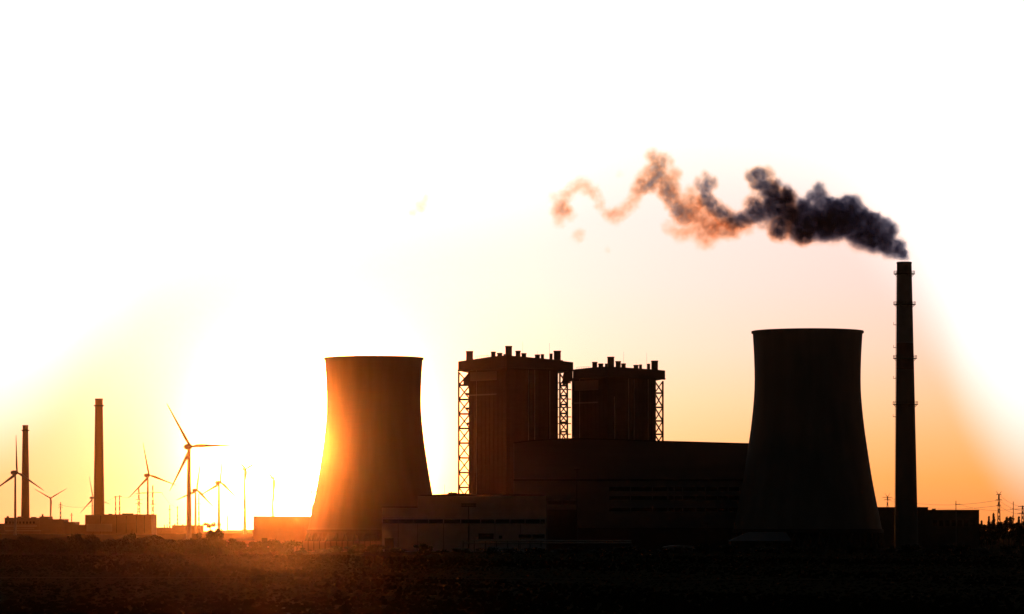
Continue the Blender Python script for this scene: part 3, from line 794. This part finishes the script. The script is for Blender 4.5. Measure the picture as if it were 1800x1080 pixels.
# ------------------------------------------------------------------ vegetation
def leaf_cloud(rnd, lobes, n, size, flat=.8):
    vs, fs = [], []
    for k in range(n):
        cx, cz, cy, rr = lobes[rnd.randrange(len(lobes))]
        while True:
            v = Vector((rnd.uniform(-1, 1), rnd.uniform(-1, 1), rnd.uniform(-1, 1)))
            if .15 < v.length < 1: break
        v = v * (rr * (.55 + .55 * rnd.random()) / max(.4, v.length) ** .5)
        c = Vector((cx, cy, cz)) + Vector((v.x, v.y, v.z * flat))
        q = Quaternion((rnd.gauss(0, 1), rnd.gauss(0, 1), rnd.gauss(0, 1), rnd.gauss(0, 1))).normalized()
        a = size * rnd.uniform(.6, 1.4); b = a * rnd.uniform(.35, .7)
        i = len(vs)
        vs += [c + q @ Vector((-a, 0, 0)), c + q @ Vector((0, -b, .1 * a)), c + q @ Vector((a, 0, 0)), c + q @ Vector((0, b, .1 * a))]
        fs.append((i, i + 1, i + 2, i + 3))
    return vs, fs
def norm_mesh(vs):
    zs = sorted(v[2] for v in vs); xs = sorted(max(abs(v[0]), abs(v[1])) for v in vs)
    kz = 1.0 / zs[int(len(zs) * .985)]; kx = .5 / xs[int(len(xs) * .97)]
    return kx, kz
def scaled(mb, k):
    mb.v = [(x * k[0], y * k[0], z * k[1]) for x, y, z in mb.v]; return mb
def bush_meshes(seed):
    rnd = random.Random(seed)
    lobes = []
    for k in range(rnd.randint(7, 11)):
        a = rnd.uniform(0, 6.28); q = rnd.uniform(.05, .42)
        lobes.append((q * math.cos(a), rnd.uniform(.25, .78) - q * .35, q * math.sin(a), rnd.uniform(.13, .25)))
    vs, fs = leaf_cloud(rnd, lobes, 2200, .040)
    for k in range(16):                               # upright sprigs break the outline
        cx, cz, cy, rr = lobes[rnd.randrange(len(lobes))]
        b = Vector((cx, cy, cz)); d = Vector((rnd.uniform(-.35, .35), rnd.uniform(-.3, .3), 1)).normalized()
        L = rr + rnd.uniform(.05, .2)
        for j in range(9):
            c = b + d * (L * (j + 1) / 9); w = .028 * (1.15 - j / 9)
            q = Quaternion((rnd.gauss(0, 1), rnd.gauss(0, 1), rnd.gauss(0, 1), rnd.gauss(0, 1))).normalized()
            i = len(vs); vs += [c + q @ Vector((-w, 0, 0)), c + q @ Vector((0, -w * .5, 0)), c + q @ Vector((w, 0, 0)), c + q @ Vector((0, w * .5, 0))]; fs.append((i, i + 1, i + 2, i + 3))
    kk = norm_mesh(vs); crown = scaled(MB().add(vs, fs), kk).mesh('bush_foliage', leaf_m)
    st = MB()
    for cx, cz, cy, rr in lobes:
        st.bar((rnd.uniform(-.05, .05), rnd.uniform(-.05, .05), -.05), (cx, cy, cz), .016, .006, n=5)
    return crown, scaled(st, kk).mesh('bush_stems', bark_m)
BUSH = [bush_meshes(20 + k) for k in range(7)]
def bush(D, p, ytop, wpx, label, group, k, name='shrub'):
    s = D / FPX; h = PZ(ytop, D) - terrain(D)
    r = empty(name, (PX(p, D), D, terrain(D)), label, 'shrub', group)
    cr, st = BUSH[k % len(BUSH)]
    for nm, me in (('foliage', cr), ('stems', st)):
        o = link_mesh(nm, me, r); o.scale = (wpx * s, wpx * s, h); o.rotation_euler = (0, 0, k * 1.3)
rb = random.Random(11)
G1 = 'shrubs of the scrub belt in front of the plant'
named = [(229, 937.0, 26, 'pointed dark shrub standing up below the boxy factory'), (378, 931.5, 38, 'tallest round dark bush right of the largest turbine'), (351, 938.0, 30, 'dark bush leaning against the left of the tallest round bush'),
         (272, 941, 40, 'wide dark bush between the pointed shrub and the largest turbine'), (166, 939, 28, 'dark shrub below the taller far chimney'), (133, 939.5, 30, 'dark shrub left of the one below the taller far chimney'),
         (325, 951, 34, 'low dark bush at the foot of the largest turbine'), (750, 957.5, 26, 'dark bush against the pale workshop wall')]
for i, (p, y, w, l) in enumerate(named):
    bush(1500 + rb.uniform(-30, 30), p, y, w, l, 'single shrubs that stand out of the scrub belt', i)
k = 0; p = -12.0
while p < 520:
    bush(1470 + rb.uniform(0, 120), p, (941.5 + rb.uniform(0, 8) if p < 130 else 944.0 + rb.uniform(0, 9)), rb.uniform(28, 46), 'low dark shrub in the uneven belt along the left of the field', 'low shrubs along the left of the field', k)
    p += rb.uniform(15, 23); k += 1
while p < 1830:
    bush(1480 + rb.uniform(0, 140), p, 958.5 + rb.uniform(-2, 8), rb.uniform(30, 48), 'low dark shrub in the belt along the foot of the plant', 'low shrubs along the foot of the plant', k)
    p += rb.uniform(28, 42); k += 1

def conifer_meshes(seed):
    rnd = random.Random(seed); vs, fs = [], []
    for lv in range(15):
        z = .14 + .84 * lv / 14; rad = .30 * (1 - z) ** .8 + .015
        for b in range(8):
            a = rnd.uniform(0, 6.28); L = rad * rnd.uniform(.6, 1.15)
            for j in range(7):
                t = (j + 1) / 7; c = Vector((math.cos(a) * L * t, math.sin(a) * L * t, z - .06 * t + rnd.uniform(-.012, .012)))
                w = .055 * (1.3 - t)
                q = Quaternion((rnd.gauss(0, 1), rnd.gauss(0, 1), rnd.gauss(0, 1), rnd.gauss(0, 1))).normalized()
                i = len(vs); vs += [c + q @ Vector((-w, 0, 0)), c + q @ Vector((0, -w * .6, 0)), c + q @ Vector((w, 0, 0)), c + q @ Vector((0, w * .6, 0))]; fs.append((i, i + 1, i + 2, i + 3))
    kk = norm_mesh(vs)
    return scaled(MB().add(vs, fs), kk).mesh('conifer_crown', leaf_m2), MB().bar((0, 0, -.05), (0, 0, .98), .022, .004, n=6).mesh('conifer_trunk', bark_m)
CON = [conifer_meshes(60 + k) for k in range(3)]
def broad_meshes(seed, spread=.42, lo=.35):
    rnd = random.Random(seed); lobes = []
    for k in range(13):
        a = rnd.uniform(0, 6.28); q = rnd.uniform(.05, spread)
        lobes.append((q * math.cos(a), rnd.uniform(lo, .84), q * math.sin(a), rnd.uniform(.09, .17)))
    vs, fs = leaf_cloud(rnd, lobes, 1500, .038)
    st = MB(); st.bar((0, 0, -.05), (.01, 0, lo), .03, .02, n=7)
    for cx, cz, cy, rr in lobes: st.bar((.01, 0, lo * .95), (cx, cy, cz), .014, .005, n=5)
    kk = norm_mesh(vs)
    return scaled(MB().add(vs, fs), kk).mesh('tree_crown', leaf_m), scaled(st, kk).mesh('tree_trunk', bark_m)
BRO = [broad_meshes(80), broad_meshes(81), broad_meshes(82, .6, .55)]
def tree(name, D, p, ytop, wpx, meshes, label, group, rz=0.0):
    s = D / FPX; zg = terrain(D); h = PZ(ytop, D) - zg
    r = empty(name, (PX(p, D), D, zg), label, 'tree', group)
    for nm, me in (('crown', meshes[0]), ('trunk', meshes[1])):
        o = link_mesh(nm, me, r); o.scale = (wpx * s, wpx * s, h); o.rotation_euler = (0, 0, rz)
GT = 'trees beyond the black building on the right'
tree('conifer_tree', 2150, 1738.3, 910.0, 17, CON[0], 'slim pointed conifer nearest to the right end of the black building', GT)
tree('conifer_tree', 2200, 1746.6, 905.0, 19, CON[1], 'taller pointed conifer just left of the tallest pylon', GT, 1)
tree('broadleaf_tree', 2150, 1772, 909.5, 22, BRO[0], 'rounded dark tree just right of the tallest pylon', GT)
tree('conifer_tree', 2250, 1791, 910.0, 17, CON[2], 'pointed conifer close to the right edge of the picture', GT, 2)
tree('conifer_tree', 2200, 1725.5, 917, 15, CON[1], 'short conifer touching the corner of the black building', GT, 3)
for i in range(10):
    p = 1716 + i * 9.6
    tree('broadleaf_tree', 2080 + rb.uniform(0, 120), p, (919 if p > 1752 else 922.5) + rb.uniform(-2, 2.5), rb.uniform(22, 30), BRO[i % 2], 'low dark tree in the tree line under the right-hand pylons', 'low trees in the tree line under the pylons', i * 1.1)
tree('spreading_tree', 5600, 369.5, 919.5, 34, BRO[2], 'spreading umbrella-shaped tree on the skyline behind the tallest round bush', None)

# ------------------------------------------------------------------ smoke
def smoke_material(name, puffs, dens, thin, warp, lo, hi):
    m = bpy.data.materials.new(name); m.use_nodes = True; t = m.node_tree; t.nodes.clear(); L = t.links.new
    geo = N(t, 'ShaderNodeNewGeometry')
    def nvec(scale, detail, amp, rough=.55):
        n = N(t, 'ShaderNodeTexNoise'); n.inputs['Scale'].default_value = scale; n.inputs['Detail'].default_value = detail; n.inputs['Roughness'].default_value = rough
        L(geo.outputs['Position'], n.inputs['Vector'])
        a = N(t, 'ShaderNodeVectorMath', operation='SUBTRACT'); L(n.outputs['Color'], a.inputs[0]); a.inputs[1].default_value = (.5, .5, .5)
        b = N(t, 'ShaderNodeVectorMath', operation='SCALE'); L(a.outputs[0], b.inputs[0]); b.inputs['Scale'].default_value = amp
        return b.outputs[0]
    wv = nvec(.28, 7.0, warp, .68)
    ad = N(t, 'ShaderNodeVectorMath', operation='ADD'); L(geo.outputs['Position'], ad.inputs[0]); L(wv, ad.inputs[1])
    pos = ad.outputs[0]; acc = None
    for c, r, d in puffs:
        ds = N(t, 'ShaderNodeVectorMath', operation='DISTANCE'); L(pos, ds.inputs[0]); ds.inputs[1].default_value = c
        mr = N(t, 'ShaderNodeMapRange', interpolation_type='SMOOTHSTEP'); L(ds.outputs['Value'], mr.inputs[0])
        mr.inputs[1].default_value = r * .12; mr.inputs[2].default_value = r; mr.inputs[3].default_value = d; mr.inputs[4].default_value = 0
        acc = mr.outputs[0] if acc is None else M_(t, 'ADD', acc, mr.outputs[0])
    nz = N(t, 'ShaderNodeTexNoise'); nz.inputs['Scale'].default_value = .30; nz.inputs['Detail'].default_value = 6; nz.inputs['Roughness'].default_value = .62; L(geo.outputs['Position'], nz.inputs['Vector'])
    mod = N(t, 'ShaderNodeMapRange'); L(nz.outputs[0], mod.inputs[0]); mod.inputs[1].default_value = .36; mod.inputs[2].default_value = .60; mod.inputs[3].default_value = lo; mod.inputs[4].default_value = hi
    dd = M_(t, 'MULTIPLY', M_(t, 'MINIMUM', acc, 1.0), mod.outputs[0])
    # thin smoke tints what shines through it; thick smoke is sooty
    va = N(t, 'ShaderNodeVolumeAbsorption'); va.inputs[0].default_value = (.90, .42, .02, 1); L(M_(t, 'MULTIPLY', M_(t, 'MAXIMUM', M_(t, 'MULTIPLY', dd, M_(t, 'SUBTRACT', 1.0, M_(t, 'DIVIDE', dd, .6))), 0.0), thin), va.inputs[1])
    pv = N(t, 'ShaderNodeVolumePrincipled'); pv.inputs['Color'].default_value = (.10, .14, .24, 1); pv.inputs['Absorption Color'].default_value = (.0, .003, .07, 1)
    pv.inputs['Anisotropy'].default_value = .35
    L(M_(t, 'MULTIPLY', M_(t, 'MAXIMUM', M_(t, 'SUBTRACT', dd, .16), 0.0), dens), pv.inputs['Density'])
    a2 = N(t, 'ShaderNodeAddShader'); L(va.outputs[0], a2.inputs[0]); L(pv.outputs[0], a2.inputs[1])
    out = N(t, 'ShaderNodeOutputMaterial'); L(a2.outputs[0], out.inputs['Volume'])
    m.cycles.volume_step_rate = .12
    return m
SMD = 1800.0
def smoke_part(name, raw, parent, dens, thin, warp, lo, hi, grow, sc=2.5, ox=940.0, oy=240.0):
    s = SMD / FPX; rnd = random.Random(len(raw)); puffs = []
    for X_, Y_, R_, d_ in raw:
        c = P(ox + X_ / sc, oy + Y_ / sc, SMD); r = R_ / sc * s * grow
        c.y += rnd.uniform(-.35, .35) * r
        puffs.append((c, r, d_))
    bm = bmesh.new()
    for c, r, d in puffs:
        bmesh.ops.create_icosphere(bm, subdivisions=2, radius=r + warp * .34, matrix=Matrix.Translation(c))
    me = bpy.data.meshes.new(name); bm.to_mesh(me); bm.free()
    tmp = bpy.data.objects.new('tmp', me); COL.objects.link(tmp)
    md = tmp.modifiers.new('remesh', 'REMESH'); md.mode = 'VOXEL'; md.voxel_size = 1.3
    dg = bpy.context.evaluated_depsgraph_get()
    hull = bpy.data.meshes.new_from_object(tmp.evaluated_get(dg)); hull.name = name
    bpy.data.objects.remove(tmp)
    off = origin(parent)
    hull.transform(Matrix.Translation(-off))
    hull.materials.clear(); hull.materials.append(smoke_material(name, puffs, dens, thin, warp, lo, hi))
    o = link_mesh(name, hull, parent)
    return o
plume = empty('smoke_plume', P(1591, 458, SMD), 'dark smoke plume drifting left from the tall chimney, thinning to orange wisps', 'smoke')
dense = [(1622, 522, 26, 1.0), (1600, 505, 34, 1.0), (1605, 475, 30, 1.0), (1560, 490, 44, 1.0), (1545, 440, 44, 1.0), (1575, 405, 30, 1.0), (1500, 460, 56, 1.0), (1490, 390, 50, 1.0), (1500, 352, 26, .9), (1440, 430, 66, 1.0), (1405, 290, 34, .9), (1375, 275, 26, .8), (1420, 345, 50, 1.0), (1345, 300, 34, .9),
         (1370, 380, 64, 1.0), (1310, 400, 66, 1.0), (1290, 350, 50, 1.0), (1248, 232, 32, .8), (1262, 275, 40, .9), (1215, 262, 28, .8), (1240, 400, 66, 1.0), (1215, 330, 48, .95), (1165, 410, 62, 1.0), (1150, 340, 52, .95), (1108, 232, 26, .7), (1320, 320, 46, 1.0), (1300, 300, 32, .9), (1375, 325, 44, 1.0), (1335, 350, 48, 1.0), (1180, 300, 34, .85), (1285, 300, 30, .9), (1460, 355, 36, 1.0), (1545, 378, 28, 1.0), (1120, 270, 40, .85), (1065, 210, 30, .7)]
middle = [(1180, 445, 34, .9), (1100, 270, 38, .8), (1090, 330, 56, .9), (1080, 400, 50, .8), (1050, 280, 48, .9), (1030, 230, 40, .8), (1020, 170, 32, .6), (985, 160, 28, .6), (955, 175, 30, .7), (985, 215, 36, .8), (1010, 330, 42, .9), (965, 300, 40, .75), (960, 350, 36, .8), (920, 365, 36, .75), (875, 372, 38, .7), (830, 350, 38, .7),
          (790, 315, 36, .7), (755, 280, 34, .7), (745, 235, 30, .65), (775, 205, 28, .6), (750, 180, 24, .4), (720, 200, 22, .35), (1060, 430, 30, .4), (1000, 385, 26, .3)]
light = [(700, 300, 34, .22), (860, 410, 34, .25), (810, 410, 36, .25), (650, 350, 32, .45), (625, 330, 26, .5), (600, 290, 28, .35), (580, 240, 34, .35), (545, 190, 30, .45), (548, 140, 26, .45), (515, 155, 30, .3), (515, 85, 24, .25), (465, 225, 30, .3), (505, 215, 28, .4), (595, 190, 34, .18), (620, 160, 24, .14), (580, 110, 26, .16),
         (700, 400, 42, .14), (750, 455, 36, .12), (640, 425, 32, .14), (690, 250, 28, .15), (930, 400, 28, .15), (440, 262, 24, .14)]
faint = [(405, 315, 26, .13), (355, 350, 30, .12), (310, 335, 20, .10), (288, 280, 18, .10), (262, 238, 20, .14), (205, 215, 30, .12), (120, 320, 30, .34), (118, 300, 20, .25), (130, 265, 24, .14), (105, 375, 22, .12), (190, 440, 22, .10), (205, 420, 14, .10), (85, 270, 20, .08), (320, 500, 12, .08), (375, 165, 14, .05), (240, 250, 18, .08)]
faint += [(-500, 305, 20, .17), (-480, 272, 14, .10), (-535, 335, 16, .10), (330, 348, 24, .12), (282, 305, 20, .10), (270, 262, 20, .10), (430, 290, 26, .12), (375, 335, 26, .10), (235, 225, 24, .10), (150, 250, 26, .10), (170, 225, 22, .10), (155, 345, 24, .10), (90, 330, 22, .12)]
light += [(480, 190, 30, .2), (560, 90, 22, .14), (540, 110, 26, .25), (600, 240, 34, .25), (680, 330, 40, .2), (720, 350, 40, .16), (770, 380, 40, .2), (640, 290, 34, .2), (880, 420, 26, .14), (760, 420, 40, .12), (590, 400, 26, .10)]
smoke_part('dense_smoke', dense, plume, .72, .30, 4.8, .55, 1.2, 1.45)
smoke_part('billowing_smoke', middle, plume, .62, .7, 5.4, .35, 1.3, 1.6)
smoke_part('thinning_smoke', light, plume, .45, 1.1, 6.0, .3, 1.4, 1.85)
smoke_part('faint_smoke', faint, plume, .25, 1.0, 6.0, .2, 1.5, 1.9)

# ------------------------------------------------------------------ haze
HAZE = 3.9e-6
def haze():
    hm = bpy.data.materials.new('haze'); hm.use_nodes = True; t = hm.node_tree; t.nodes.clear()
    pv = N(t, 'ShaderNodeVolumePrincipled'); pv.inputs['Color'].default_value = (1.0, .62, .36, 1); pv.inputs['Density'].default_value = HAZE; pv.inputs['Anisotropy'].default_value = .991
    out = N(t, 'ShaderNodeOutputMaterial'); t.links.new(pv.outputs[0], out.inputs['Volume'])
    o = MB().box(-26000, 26000, -4500, 42000, -3, 232).build('haze', hm)
    tag(o, 'warm evening haze filling the air over the plain', 'haze', kind='stuff')
haze()
